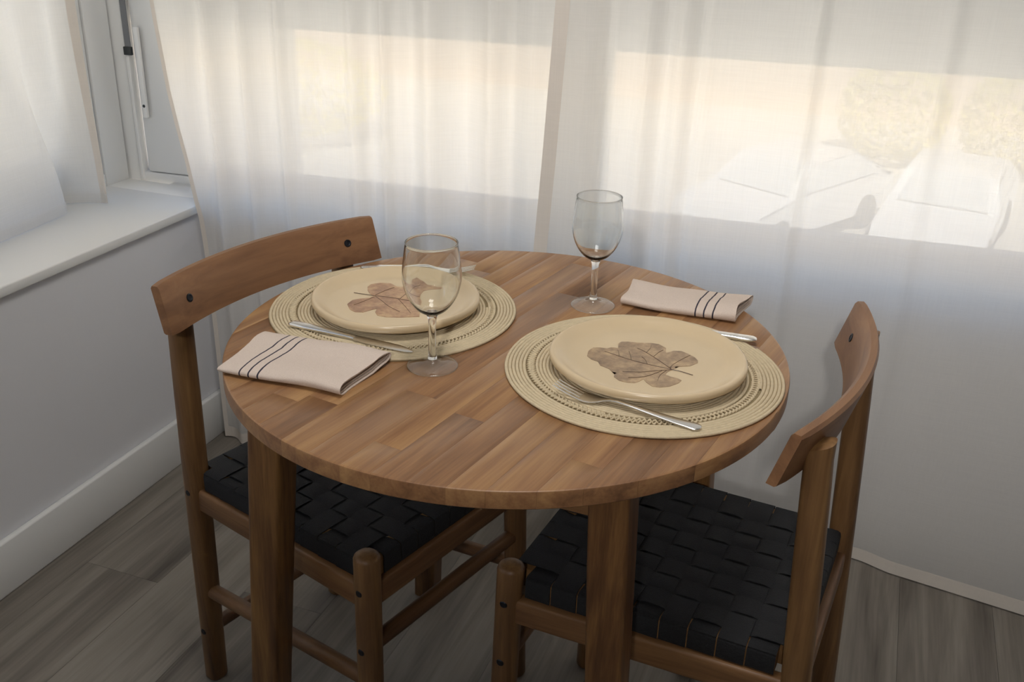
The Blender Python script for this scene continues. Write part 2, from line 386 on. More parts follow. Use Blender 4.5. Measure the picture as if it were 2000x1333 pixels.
# shutter strap hanging in the corner
st = empty('shutter_strap', W(-1.250, D2 - 0.006, 0.95), ANG)
tag(st, 'grey shutter strap with a dark end clip in the window corner', 'strap')
boxes_obj('strap_band', [(-0.008, 0.008, -0.001, 0.001, 0.01, 1.16)], M['grey_strap'], st)
boxes_obj('end_clip', [(-0.011, 0.011, -0.005, 0.004, -0.008, 0.012)], M['dark_plastic'], st, 0.0015)
sp = empty('strap_plate', W(-1.221, D2 - 0.007, 0.85), ANG); tag(sp, 'narrow white plate with a screw beside the grey strap', 'plate')
boxes_obj('cover', [(-0.007, 0.007, -0.004, 0.005, -0.06, 0.16)], M['white_trim'], sp, 0.002)
sc_ = lathe('screw', [(0, 0.0015), (0.003, 0.001), (0.004, 0), (0, -0.002)], M['dark_plastic'], sp, 12, loc=(0, -0.0045, -0.03)); sc_.rotation_euler = (PI / 2, 0, 0)

# ------------------------------------------------------------------ outside
M['paving'] = plain('pale_paving', srgb(206, 200, 188), 0.9, var=0.08, vscale=1.5)
M['render'] = plain('warm_render', srgb(216, 192, 166), 0.9, var=0.06, vscale=0.8)
M['hedge'] = plain('hedge_leaves', srgb(220, 206, 128), 0.8, var=0.15, vscale=3)
M['bark'] = plain('bark', srgb(92, 74, 56), 0.9)
M['white_car'] = plain('white_car_paint', srgb(236, 236, 236), 0.25, spec=0.6)
M['car_glass'] = plain('car_glass', srgb(206, 210, 212), 0.3, spec=0.5)
M['tyre'] = plain('tyre', srgb(30, 30, 30), 0.8)
GZ = -4.0
M['sky_block'] = plain('grey_render', srgb(172, 167, 158), 0.9, var=0.06, vscale=0.8)
gr = boxes_obj('ground', [(-40, 40, 1.6, 45, GZ - 0.2, GZ)], M['paving']); tag(gr, 'sunlit pale paving below the windows outside', 'ground', kind='structure')
gl_ = boxes_obj('ground', [(-40, -1.7, -30, 1.6, GZ - 0.2, GZ)], M['paving']); tag(gl_, 'pale paving outside the left window', 'ground', kind='structure')
nb_ = boxes_obj('sky_block_wall', [(-6.4, -6.0, -14, 9, GZ, 4.6)], M['sky_block']); tag(nb_, 'grey wall added outside the left window to dim its light', 'wall', kind='structure')  # wall added to block sky and dim the left window
hs = empty('house_facade', (-3.0, 27.0, GZ)); tag(hs, 'warm tan house front across the paving, beyond the curtains', 'building')
boxes_obj('wall', [(-16, 16, 0, 0.5, 0, 9)], M['render'], hs)
for wx in (-13, -8.5, -4, 0.5, 5, 9.5):
    wf_ = boxes_obj('window', [(wx - 0.8, wx + 0.8, -0.05, 0.02, 2.2, 4.0)], M['white_car'], hs)
    boxes_obj('pane', [(wx - 0.7, wx + 0.7, -0.07, -0.045, 2.3, 3.9)], M['car_glass'], wf_)
def shrub(name, loc, rx, ry, rz, n, label, seed):
    e_ = empty(name, loc); tag(e_, label, 'shrub', 'sunlit shrubs outside')
    rg = random.Random(seed); V, Fc = [], []
    for i in range(n):
        a = rg.uniform(0, 2 * PI); h = rg.uniform(-0.9, 1); q = math.sqrt(max(0, 1 - h * h)) * rg.uniform(0.75, 1.0)
        c = Vector((rx * q * math.cos(a), ry * q * math.sin(a), rz * (1 + h * 0.95)))
        s = rg.uniform(0.05, 0.10); R3 = Matrix.Rotation(rg.uniform(0, 6.28), 3, Vector((rg.uniform(-1, 1), rg.uniform(-1, 1), rg.uniform(-1, 1))).normalized())
        b0 = len(V)
        for p in ((0, -1, 0), (0.45, 0, 0.1), (0, 1, 0), (-0.45, 0, 0.1)): V.append(c + R3 @ (Vector(p) * s))
        Fc.append((b0, b0 + 1, b0 + 2, b0 + 3))
    f_ = mesh_obj('foliage', V, Fc, M['hedge'], e_); f_['kind'] = 'stuff'
    rod('trunk', (0, 0, 0), (0, 0, rz), 0.06, 0.06, M['bark'], e_)
def shrub_at(px, dist, r, h, label, seed):
    v_ = pix_ray(px, 250); v_.z = 0; P = CAM + v_.normalized() * dist
    shrub('garden_shrub', (P.x, P.y, GZ), r, r * .9, h, 2600, label, seed)
shrub_at(1740, 23.5, 1.2, 1.15, 'rounded yellow-green shrub outside, behind the right curtain', 1)
shrub_at(1980, 23.5, 1.1, 1.15, 'yellow-green shrub outside at the far right', 2)
shrub_at(560, 23.5, 2.4, 1.1, 'broad yellow-green shrub outside, behind the left curtain panel', 3)
# parked white car
def car(loc, rz, label):
    c_ = empty('parked_car', loc, rz); tag(c_, label, 'car', 'parked white cars')
    prof = [(-2.0, 0.28), (-2.05, 0.55), (-1.95, 0.78), (-1.0, 0.92), (-0.45, 1.36), (0.9, 1.40), (1.7, 1.0), (2.0, 0.9), (2.05, 0.5), (1.98, 0.28)]
    L = []
    for yy, k_ in ((-0.80, 0.96), (-0.84, 1.0), (0.84, 1.0), (0.80, 0.96)):
        L.append([Vector((x * k_, yy * (0.82 if z_ > 1.1 else 1.0), 0.28 + (z_ - 0.28) * (k_ * 0.5 + 0.5))) for x, z_ in prof])
    loft('body', L, M['white_car'], c_, ang=30)
    for (xa, za, xb, zb) in ((-1.0, .93, -.47, 1.33), (1.68, 1.02, .95, 1.36)):
        q_ = [Vector((xa, -.68, za)), Vector((xa, .68, za)), Vector((xb, .56, zb)), Vector((xb, -.56, zb))]; n_ = Vector((math.copysign(.03, xa), 0, .03))
        mesh_obj('windscreen', [v_ + n_ for v_ in q_] + q_, [(0, 1, 2, 3), (4, 5, 6, 7), (0, 1, 5, 4), (1, 2, 6, 5), (2, 3, 7, 6), (3, 0, 4, 7)], M['car_glass'], c_)
    for sgn in (-1, 1):
        V = [Vector((-0.85, sgn * 0.80, 0.96)), Vector((-0.45, sgn * 0.715, 1.29)), Vector((0.85, sgn * 0.715, 1.32)), Vector((1.4, sgn * 0.80, 1.0))]
        mesh_obj('side_window', [v + Vector((0, sgn * 0.03, 0)) for v in V] + V, [(0, 1, 2, 3), (4, 5, 6, 7), (0, 1, 5, 4), (1, 2, 6, 5), (2, 3, 7, 6), (3, 0, 4, 7)], M['car_glass'], c_)
        for wx in (-1.3, 1.3):
            wh = lathe('wheel', [(0, -0.1), (0.22, -0.1), (0.3, -0.08), (0.31, 0), (0.3, 0.08), (0.22, 0.1), (0, 0.1)], M['tyre'], c_, 24, loc=(wx, sgn * 0.75, 0.31)); wh.rotation_euler = (PI / 2, 0, 0)
def car_at(px, dist, rz, label):
    v_ = pix_ray(px, 350); v_.z = 0; P = CAM + v_.normalized() * dist; car((P.x, P.y, GZ), rz, label)
car_at(1540, 17.5, math.radians(62), 'white car parked outside, left of the other white car')
car_at(1865, 17.8, math.radians(80), 'white car parked outside at the right of the window')

# ------------------------------------------------------------------ curtains
def u_at(px, py, d):
    v = pix_ray(px, py); n = Vector((-sa, ca, 0)); P = CAM + v * ((d - n.dot(CAM)) / n.dot(v))
    return P.x * ca + P.y * sa
def grid_obj(name, rows, mat, parent, thick=None):
    n = len(rows[0]); V = [p for r in rows for p in r]; Fc = []
    for i in range(len(rows) - 1):
        for j in range(n - 1):
            a = i * n + j; Fc.append((a, a + 1, a + n + 1, a + n))
    me = bpy.data.meshes.new(name); me.from_pydata([tuple(v) for v in V], [], Fc); me.materials.append(mat)
    me.polygons.foreach_set('use_smooth', [True] * len(me.polygons))
    o = bpy.data.objects.new(name, me); return link(o, parent)
def fold_fn(folds, period_from, seed):
    rg = random.Random(seed)
    def f(u, z):
        s = 0.0
        for (uc, wd, am) in folds:
            x = (u - uc) / wd
            if abs(x) < 4: s += am * math.exp(-x * x)
        if u > period_from: s += 0.012 * math.sin((u - period_from) * 21) * min(1, (u - period_from) * 6)
        return s
    return f
ZR = [0.006, 0.03, 0.06, 0.1, 0.16, 0.24, 0.32, 0.4, 0.48, 0.55, 0.60, 0.64, 0.68, 0.74, 0.82, 0.9, 0.98, 1.06, 1.15, 1.3, 1.5, 1.75, 2.0, 2.2]
def back_curtain(name, label, uL, uR, dfun, side_hem, nc=220):
    e_ = empty(name, W((uL(0) + uR(0)) / 2, dfun((uL(0) + uR(0)) / 2, 0), 0.0)); tag(e_, label, 'curtain', 'linen curtains')
    inv = Matrix.Translation(e_.location).inverted()
    def P(u, z, off=0.0): return inv @ W(u, dfun(u, z) + off, z)
    grid_obj('curtain_cloth', [[P(uL(z) + (uR(z) - uL(z)) * j / nc, z) for j in range(nc + 1)] for z in ZR], M['curtain'], e_)
    grid_obj('bottom_hem', [[P(uL(0) + (uR(0) - uL(0)) * j / nc, z, -0.0015) for j in range(nc + 1)] for z in (0.005, 0.014, 0.024, 0.034)], M['hem'], e_)
    if side_hem: grid_obj('side_hem', [[P(uL(z) + side_hem * j / 6, z, -0.002) for j in range(7)] for z in ZR], M['hem'], e_)
    return e_
DL, DR = 0.742, 0.722
fL = fold_fn([(u_at(p, 250, DL), wd, am) for p, wd, am in [(395, .022, .012), (428, .016, -.022), (465, .02, .008), (490, .013, -.016), (530, .022, .008), (557, .012, -.013), (625, .03, .01), (696, .016, -.014), (725, .016, .008), (757, .011, -.018), (800, .02, .01), (845, .024, -.022), (905, .03, .014), (960, .018, -.015), (995, .02, .012), (1040, .02, -.008)]], 9, 1)
fR = fold_fn([(u_at(p, 250, DR), wd, am) for p, wd, am in [(1100, .03, -.004), (1140, .02, -.014), (1172, .012, .012), (1205, .014, .004), (1255, .014, -.02), (1290, .012, .012), (1322, .013, -.018), (1352, .008, .01), (1372, .008, -.006), (1450, .05, .004), (1572, .011, -.016), (1600, .03, .006), (1700, .06, -.004), (1822, .02, -.012), (1850, .03, .006)]], 1.15, 2)
uLl = lambda z: interp(z, [(0, -.978), (.35, -.985), (.60, -.990), (.66, -1.0), (.87, -1.040), (1.1, -1.062), (2.2, -1.10)])
uLr = lambda z: interp(z, [(0, -.02), (2.2, 0.0)])
uRl = lambda z: interp(z, [(0, u_at(1030, 700, DR)), (.64, u_at(1043, 480, DR)), (.82, u_at(1058, 330, DR)), (1.0, u_at(1074, 130, DR)), (1.14, u_at(1086, 0, DR)), (2.2, u_at(1086, 0, DR) + .03)])
uRr = lambda z: 2.3
def dL(u, z):
    k = 0.55 + 0.45 * min(1, z / 1.1); b = -0.02 * max(0, 1 - abs(z - 0.62) / 0.12)
    pin = max(0, 1 - abs(u + 1.02) / 0.15)
    return DL + 1.4 * fL(u, z) * k + 0.5 * b * pin - 0.012 * (1 - min(1, z / 0.5))
def dR(u, z):
    k = 0.35 + 0.65 * min(1, z / 0.9); low = max(0, 1 - z / 0.75) ** 1.5
    flare = interp(u, [(-.2, 0), (.3, -.005), (.50, .02), (.60, -.01), (.68, -.045), (.95, -.108), (1.4, -.12), (2.3, -.06)])
    return DR + fR(u, z) * k + flare * low
back_curtain('window_curtain', 'sheer off-white curtain panel hanging between the window corner and the panel overlap', uLl, uLr, dL, 0.010)
back_curtain('window_curtain', 'wide sheer off-white curtain panel with a grey hem edge, behind the right chair', uRl, uRr, dR, 0.030, 300)

# short curtain at the left window, spilling onto the ledge
BOT = [(-1.245, .590), (-1.290, .575), (-1.330, .545), (-1.325, .495), (-1.300, .500), (-1.274, .488), (-1.262, .41), (-1.250, .27), (-1.235, .08), (-1.25, -.2), (-1.24, -.8)]
TOP = [(-1.275, .610), (-1.300, .555), (-1.275, .510), (-1.300, .455), (-1.275, .41), (-1.262, .36), (-1.295, .29), (-1.262, .21), (-1.295, .05), (-1.26, -.2), (-1.28, -.8)]
e_ = empty('window_curtain', (-1.27, -0.1, SILL)); tag(e_, 'short off-white curtain at the left window, its hem resting on the ledge', 'curtain', 'linen curtains')
zz = [0.0025, 0.02, 0.05, 0.09, 0.14, 0.2, 0.27, 0.34, 0.42, 0.5, 0.6, 0.8, 1.1, 1.48]
rows = []
for z_ in zz:
    t_ = min(1, z_ / 0.46); t_ = t_ * t_ * (3 - 2 * t_)
    pts_ = [Vector((b_[0] + (a_[0] - b_[0]) * t_ + 1.27, b_[1] + (a_[1] - b_[1]) * t_ + 0.1, z_)) for a_, b_ in zip(TOP, BOT)]
    rows.append(catmull(pts_, 10))
grid_obj('curtain_cloth', rows, M['curtain'], e_)
grid_obj('side_hem', [[p + Vector((0.002, 0.0006, 0)) for p in r[:5]] for r in rows], M['hem'], e_)
grid_obj('bottom_hem', [[p + Vector((0.0015, 0, k_)) for p in rows[0]] for k_ in (0, 0.012, 0.024)], M['curtain'], e_)

# ------------------------------------------------------------------ dining table
tb = empty('dining_table', (0, 0, 0)); tag(tb, 'round acacia wood dining table with four square legs', 'table')
R_ = 0.4; TZ0, TZ1 = HT - 0.0245, HT
tt = lathe('tabletop', [(0, TZ0 - 0.001), (0.392, TZ0 - 0.001), (0.392, TZ0 + 0.004), (0, TZ0 + 0.004)], M['rail'], tb, 96)
tt.rotation_euler = (0, 0, math.radians(80))
prof = [(TZ0 + 0.0001, R_ - 0.002), (TZ0 + 0.002, R_), (TZ1 - 0.0028, R_), (TZ1 - 0.0009, R_ - 0.0007), (TZ1 - 0.0001, R_ - 0.0024), (TZ1, R_ - 0.0036)]
def stave(u0, u1, v0, v1):
    g = 0.00008; u0 += g; u1 -= g; v0 += g; v1 -= g
    RM = R_ - 0.004; ulim = u0 if u0 > 0 else (-u1 if u1 < 0 else 0)
    if ulim >= RM: return
    vl = math.sqrt(RM * RM - ulim * ulim) if ulim > 0 else R_ - 0.0002
    v0 = max(v0, -vl); v1 = min(v1, vl)
    if v1 - v0 < 0.001: return
    def c(v, R): return math.sqrt(max(0, R * R - v * v))
    f0, f1 = math.asin(max(-1, v0 / R_)), math.asin(min(1, v1 / R_)); n = max(5, int((f1 - f0) / 0.03))
    vsamp = [R_ * math.sin(f0 + (f1 - f0) * k_ / n) for k_ in range(n + 1)]
    loops = []
    for li, (z_, R) in enumerate(prof):
        ch = 0.00015 if li == len(prof) - 1 else 0
        lo = []
        for v in vsamp:
            vv = min(max(v, v0 + ch), v1 - ch); lo.append(Vector((min(u1 - ch, max(u0 + ch, c(vv, R))), vv, z_)))
        for v in reversed(vsamp):
            vv = min(max(v, v0 + ch), v1 - ch); lo.append(Vector((max(u0 + ch, min(u1 - ch, -c(vv, R))), vv, z_)))
        loops.append(lo)
    m_ = len(loops[0]); V = [p for l in loops for p in l]; Fc = []
    for i in range(len(loops) - 1):
        for j in range(m_):
            a = i * m_ + j; b_ = i * m_ + (j + 1) % m_; Fc.append((a, b_, b_ + m_, a + m_))
    for base in (0, (len(loops) - 1) * m_):
        for k_ in range(n): Fc.append((base + k_, base + k_ + 1, base + m_ - 2 - k_, base + m_ - 1 - k_))
    o = mesh_obj('stave', V, Fc, M['top'], tt)
    bm = bmesh.new(); bm.from_mesh(o.data); bmesh.ops.remove_doubles(bm, verts=bm.verts, dist=1e-6); bmesh.ops.recalc_face_normals(bm, faces=bm.faces); bm.to_mesh(o.data); bm.free()
    auto_smooth(o, 35)
rg = random.Random(21)
v = -R_; row = 0
while v < R_ - 0.001:
    wv = rg.uniform(0.040, 0.048)
    if v + wv > R_ - 0.018: wv = R_ - v
    vm = min(abs(v), abs(v + wv)) if v * (v + wv) > 0 else 0
    half = math.sqrt(max(0.0, R_ * R_ - vm * vm))
    u = -half - rg.uniform(0.0, 0.25)
    while u < half:
        ln = rg.uniform(0.22, 0.48); nx = u + ln
        inner_half = math.sqrt(max(0.0, R_ * R_ - max(abs(v), abs(v + wv)) ** 2)) if v + wv < R_ - 0.001 else 0.0
        if nx < -inner_half + 0.04: nx = -inner_half + rg.uniform(0.06, 0.2)
        if nx > inner_half - 0.04: nx = half + 0.01
        if nx > -half + 0.04 and (u > -half or nx > -half): stave(max(u, -half - 0.01) if u > -half else -half - 0.01, nx, v, v + wv); u = nx
        else: u = nx
    v += wv; row += 1
legs_a = [math.radians(43 + 90 * k_) for k_ in range(4)]
RT = math.radians(-2)
def leg_pos(a, z_):
    r = 0.392 + (0.34 - 0.392) * z_ / 0.71; return Vector((r * math.cos(a), r * math.sin(a), z_))
for a in legs_a:
    L = []
    for z_, hw in ((0, .0195), (.003, .0215), (.35, .0235), (.60, .0255), (TZ0 - 0.001, .0258)):
        c_ = leg_pos(a, z_); L.append([c_ + Vector((x, y, 0)) for x, y in superell(20, hw, hw, 9, RT)])
    loft('leg', L, M['tleg'], tb)
for k_ in range(4):
    p, q = leg_pos(legs_a[k_], 0.69), leg_pos(legs_a[(k_ + 1) % 4], 0.69); d_ = (q - p).normalized()
    p = p + d_ * 0.024; q = q - d_ * 0.024; p.z = q.z = (0.655 + TZ0 - 0.001) / 2
    ln = (q - p).length; o = boxes_obj('apron_rail', [(-ln / 2, ln / 2, -0.010, 0.010, -(TZ0 - 0.656) / 2, (TZ0 - 0.656) / 2)], M['rail'], tb, 0.002)
    o.location = (p + q) / 2; o.rotation_euler = (0, 0, math.atan2(d_.y, d_.x))

# ------------------------------------------------------------------ chairs
def make_chair(label):
    t = empty('dining_chair'); tag(t, label, 'chair', 'woven seat dining chairs')
    WRT, WFT, SWR, SWF = .1734, .1794, -.0181, .0106
    rear = lambda s, z_: Vector((s * (WRT + SWR * (1 - z_ / .75)), -.2343 + (.0419) * z_ / .75, z_))
    front = lambda s, z_: Vector((s * (WFT + SWF * (1 - z_ / .45)), .1984 - .0077 * z_ / .45, z_))
    for s in (-1, 1):
        L = []
        for z_, k_ in ((0, .82), (.004, .93), (.2, .98), (.43, 1.0), (.47, 1.0), (.6, .97), (.72, .92), (.757, .88)):
            c_ = rear(s, z_); L.append([c_ + Vector((x * k_, y * k_, 0)) for x, y in superell(24, .0195, .0185, 2.7)])
        top = [p.copy() for p in L[-1]]
        for p in top: p.z += .018 - (p.y - rear(s, .757).y) * 0.45
        L.append(top)
        ctr = rear(s, .757) + Vector((0, 0, .021)); L.append([ctr + (p - ctr) * 0.6 + Vector((0, 0, .0025)) for p in top])
        lg = loft('leg', L, M['leg'], t, ang=38)
        for zs in (.4193, .1161):
            c_ = rear(s, zs) + Vector((s * .0188, 0, 0)); sc = lathe('screw_cap', [(0, .0012), (.0045, .0012), (.006, 0), (.006, -.004), (0, -.004)], M['screw'], lg, 14, loc=c_); sc.rotation_euler = (0, s * PI / 2, 0)
        L = []
        for z_, k_ in ((0, .85), (.004, .95), (.25, .98), (.44, 1.0), (.470, 1.0), (.474, .93), (.4775, .72), (.479, .35)):
            c_ = front(s, z_); L.append([c_ + Vector((x * k_, y * k_, 0)) for x, y in superell(24, .0195, .0195, 2.1)])
        lg = loft('leg', L, M['leg'], t, ang=38)
        for zs in (.4193, .3153):
            c_ = front(s, zs) + Vector((s * .0188, 0, 0)); sc = lathe('screw_cap', [(0, .0012), (.0045, .0012), (.006, 0), (.006, -.004), (0, -.004)], M['screw'], lg, 14, loc=c_); sc.rotation_euler = (0, s * PI / 2, 0)
    def bar(name, p, q, hw, hh, mat, e=6):
        return rod(name, p, q, hw, hh, mat, t, e=e, n=20)
    ZL = .405
    bar('front_rail', front(-1, ZL) + Vector((.012, 0, 0)), front(1, ZL) - Vector((.012, 0, 0)), .011, .021, M['rail'])
    bar('rear_rail', rear(-1, ZL) + Vector((.012, 0, 0)), rear(1, ZL) - Vector((.012, 0, 0)), .011, .021, M['rail'])
    for s in (-1, 1):
        bar('side_rail', rear(s, ZL) + Vector((0, .012, 0)), front(s, ZL) - Vector((0, .012, 0)), .011, .021, M['raily'])
        bar('side_stretcher', rear(s, .2057) + Vector((0, .012, 0)), front(s, .2505) - Vector((0, .012, 0)), .0125, .0125, M['raily'], 2.2)
    bar('front_stretcher', front(-1, .3153) + Vector((.012, 0, 0)), front(1, .3153) - Vector((.012, 0, 0)), .0125, .0125, M['rail'], 2.2)
    bar('rear_stretcher', rear(-1, .1161) + Vector((.012, 0, 0)), rear(1, .1161) - Vector((.012, 0, 0)), .0115, .0115, M['rail'], 2.2)
    # woven seat: pale frame with black straps wrapped over it
    ZS, ZB = .4610, .4270
    yr, yf = -.2085, .194; hw_r, hw_f = .168, .181
    hwid = lambda y: hw_r + (hw_f - hw_r) * (y - yr) / (yf - yr)
    V = []; Fc = []
    outline = [(-hwid(-.184), -.184), (-.146, -.184), (-.146, yr), (.146, yr), (.146, -.184), (hwid(-.184), -.184), (hwid(.168), .168), (.157, .168), (.157, yf), (-.157, yf), (-.157, .168), (-hwid(.168), .168)]
    inner = [(-.135, -.172), (-.13, -.180), (-.13, -.180), (.13, -.180), (.13, -.180), (.135, -.172), (.143, .158), (.143, .166), (.143, .166), (-.143, .166), (-.143, .166), (-.143, .158)]
    ins = .002
    for ring, z_ in ((outline, ZB), (outline, ZS - .004), (inner, ZS - .004), (inner, ZB)):
        for x, y in ring:
            k_ = ins if ring is outline else 0
            V.append((x - math.copysign(k_, x), y - math.copysign(k_, y), z_))
    n = 12
    for i in range(4):
        for j in range(n):
            a = i * n + j; b_ = i * n + (j + 1) % n; i2 = ((i + 1) % 4) * n
            Fc.append((a, b_, i2 + (j + 1) % n, i2 + j))
    mesh_obj('seat_frame', V, Fc, M['frame_light'], t)
    NX, NY = 8, 9                                                # straps running front-back / side-side
    xs = [-.1505 + .301 * (i + .5) / NX for i in range(NX)]; ys = [-.183 + .350 * (j + .5) / NY for j in range(NY)]
    AMP, TH = .0027, .0012
    def strap(name, path, wvec, wid):
        """path: points along the strap centre line; wvec: width direction"""
        V, Fc = [], []
        for i, p in enumerate(path):
            a = path[max(i - 1, 0)]; b_ = path[min(i + 1, len(path) - 1)]; tg = (b_ - a).normalized(); nr = wvec.cross(tg).normalized()
            if nr.z < -0.2: nr = -nr
            for sx, sn in ((-1, -1), (1, -1), (1, 1), (-1, 1)): V.append(p + wvec * (sx * wid / 2) + nr * (sn * TH / 2))
        for i in range(len(path) - 1):
            for j in range(4): Fc.append((i * 4 + j, i * 4 + (j + 1) % 4, i * 4 + 4 + (j + 1) % 4, i * 4 + 4 + j))
        Fc += [(0, 1, 2, 3), tuple(len(V) - 4 + k_ for k_ in range(4))]
        return auto_smooth(mesh_obj(name, V, Fc, M['webbing'], t), 50)
    sag = lambda x, y: -.004 * max(0, 1 - (x / .17) ** 2) * max(0, 1 - (y / .19) ** 2)
    for i, x in enumerate(xs):
        wid = .301 / NX - .0016; path = [Vector((x, yr - .0012, ZB + .002)), Vector((x, yr - .0014, ZS - .006)), Vector((x, yr - .0002, ZS - .001)), Vector((x, yr + .004, ZS + .0012))]
        kk = []
        for j in range(NY):
            sg = 1 if (i + j) % 2 == 0 else -1
            for f_ in (-.28, .28): kk.append((ys[j] + f_ * .35 / NY, sg))
        for y, sg in kk: path.append(Vector((x, y, ZS + sg * AMP + sag(x, y))))
        path += [Vector((x, yf - .005, ZS + .0012)), Vector((x, yf + .0002, ZS - .001)), Vector((x, yf + .0014, ZS - .006)), Vector((x, yf + .0012, ZB + .002))]
        strap('webbing_strap', path, Vector((1, 0, 0)), wid)
    for j, y in enumerate(ys):
        wid = .350 / NY - .0016; hx = hwid(y)
        path = [Vector((-hx - .0012, y, ZB + .002)), Vector((-hx - .0014, y, ZS - .006)), Vector((-hx - .0002, y, ZS - .001)), Vector((-hx + .004, y, ZS + .0012))]
        for i in range(NX):
            sg = -1 if (i + j) % 2 == 0 else 1
            for f_ in (-.28, .28):
                x = xs[i] + f_ * .301 / NX; path.append(Vector((x, y, ZS + sg * AMP + sag(x, y))))
        path += [Vector((hx - .004, y, ZS + .0012)), Vector((hx + .0002, y, ZS - .001)), Vector((hx + .0014, y, ZS - .006)), Vector((hx + .0012, y, ZB + .002))]
        strap('webbing_strap', path, Vector((0, 1, 0)), wid)
    # curved backrest board
    BW, BYE, SAG, RK, ZBB, ZBT, BT = .2207, -.1424, .0435, .0215, .7335, .8075, .0165
    L = []; NS = 28
    for k_ in range(NS + 1):
        s = -1 + 2 * k_ / NS; x = BW * s; yc = BYE - SAG * (1 - s * s); tx = Vector((BW, 2 * SAG * s, 0)).normalized(); nb = Vector((tx.y, -tx.x, 0))   # nb points backwards
        if nb.y > 0: nb = -nb
        endk = 0.0015 if k_ in (0, NS) else 0
        lo = []
        for f_, h in ((0, .004), (0, .5), (0, .93), (.004, 1 - .002), (BT - .004, 1 - .002), (BT, .93), (BT, .5), (BT, .05), (BT - .004, .0), (.003, .0)):
            hh = min(max(h, endk * 14), 1 - endk * 14); ff = min(max(f_, endk), BT - endk)
            z_ = ZBB + (ZBT - ZBB) * hh; lo.append(Vector((x, yc - RK * hh, z_)) + nb * ff)
        L.append(lo)
    bk = loft('backrest', L, M['back'], t, ang=35)
    for s in (-1, 1):
        xx = s * .166; f_ = xx / BW; yc = BYE - SAG * (1 - f_ * f_) - RK * .5; tx = Vector((BW, 2 * SAG * f_, 0)).normalized()
        sc = lathe('screw_cap', [(0, .0006), (.0035, .0006), (.0045, .0014), (.0065, .0010), (.0068, -.003), (0, -.003)], M['screw'], bk, 16, loc=(xx, yc, (ZBB + ZBT) / 2))
        sc.rotation_euler = Vector((-tx.y, tx.x, .29)).to_track_quat('Z', 'Y').to_euler()
    return t
ch1 = make_chair('wooden chair with black woven seat on the left side, its backrest facing the camera')
ch1.location = (-.2595, .0083, 0); ch1.rotation_euler = (0, 0, -1.8433)
ch2 = copy_tree(ch1); ch2['label'] = 'wooden chair with black woven seat on the right side, seen from behind its backrest'
ch2.location = (.2794, .0024, 0); ch2.rotation_euler = (0, 0, 1.4754)

# ------------------------------------------------------------------ placemats
def rope(r0, r1, pitch, ra, z_):
    V, Fc = [], []; turns = (r1 - r0) / pitch; n = int(turns * 120); ns = 6
    for i in range(n + 1):
        th = 2 * PI * turns * i / n; r = r0 + pitch * turns * i / n
        k_ = 1.0
        if i > n - 12: k_ = 0.25 + 0.75 * (n - i) / 12
        for j in range(ns):
            a = 2 * PI * j / ns; rr = r + ra * math.cos(a); V.append((rr * math.cos(th), rr * math.sin(th), z_ + ra * 0.95 * k_ * math.sin(a)))
    for i in range(n):
        for j in range(ns): Fc.append((i * ns + j, i * ns + (j + 1) % ns, (i + 1) * ns + (j + 1) % ns, (i + 1) * ns + j))
    return V, Fc
RA = .0026
mt_ = empty('placemat', (.205, -.0175, HT)); tag(mt_, 'round woven paper-rope placemat under the right plate', 'placemat', 'placemats')
V, Fc = rope(.088, .1455, .0049, RA, RA); mesh_obj('inner_coil', V, Fc, M['mat'], mt_, True)
V, Fc = rope(.1595, .1895, .0049, RA, RA); mesh_obj('outer_coil', V, Fc, M['mat'], mt_, True)
lathe('mat_backing', [(0, .0002), (.1885, .0002), (.1885, .0018), (0, .0018)], M['mat_dark'], mt_, 96)
V, Fc = [], []
for ph in (0, 0.5):
    NB = 74; n = NB * 8; b0 = len(V); ns = 6
    for i in range(n):
        th = 2 * PI * i / n; a_ = 2 * PI * (NB * i / n + ph); r = .1527 + .0046 * math.cos(a_); zc = .0034 + .0014 * math.sin(2 * a_)
        for j in range(ns):
            a = 2 * PI * j / ns; V.append(((r + .0020 * math.cos(a)) * math.cos(th), (r + .0020 * math.cos(a)) * math.sin(th), zc + .0019 * math.sin(a)))
    for i in range(n):
        for j in range(ns): Fc.append((b0 + i * ns + j, b0 + i * ns + (j + 1) % ns, b0 + ((i + 1) % n) * ns + (j + 1) % ns, b0 + ((i + 1) % n) * ns + j))
mesh_obj('braided_band', V, Fc, M['mat'], mt_, True)
mt2 = copy_tree(mt_); mt2.location = (-.2035, .0385, HT); mt2.rotation_euler = (0, 0, 2.1); mt2['label'] = 'round woven paper-rope placemat under the left plate'
MATZ = HT + 2 * RA

# ------------------------------------------------------------------ plates with leaf prints
def make_plate(c, rad, label, seed, rot):
    e_ = empty('dinner_plate', (c[0], c[1], MATZ)); tag(e_, label, 'plate', 'leaf plates')
    rg = random.Random(seed); p1, p2, p3 = (rg.uniform(0, 6.28) for _ in range(3))
    rf = lambda t_, r, z_: 1 + (r / .13) ** 2 * (.012 * math.sin(2 * t_ + p1) + .007 * math.sin(3 * t_ + p2) + .003 * math.sin(7 * t_ + p3))
    k = rad / .133
    pr_ = [(0, .002), (.080, .002), (.088, .0), (.094, .0), (.099, .003), (.118, .0065), (.1275, .010), (.1318, .0130), (.133, .0180), (.1322, .0222), (.1298, .0238), (.1262, .0230), (.120, .0192), (.1115, .0138), (.105, .0118), (.096, .0115), (.05, .0115), (0, .0115)]
    lathe('plate_body', [(r * k, z_) for r, z_ in pr_], M['plate'], e_, 128, rfun=rf, ang=60)
    return e_
pR = make_plate((.2115, -.0165), .1325, 'cream ceramic plate with a broad grey-brown leaf print, on the right', 3, 0)
pL = make_plate((-.197, .0345), .1275, 'cream ceramic plate with a reddish-brown leaf print, behind the nearer wine glass', 8, 1)
LEAFZ = MATZ + .0115
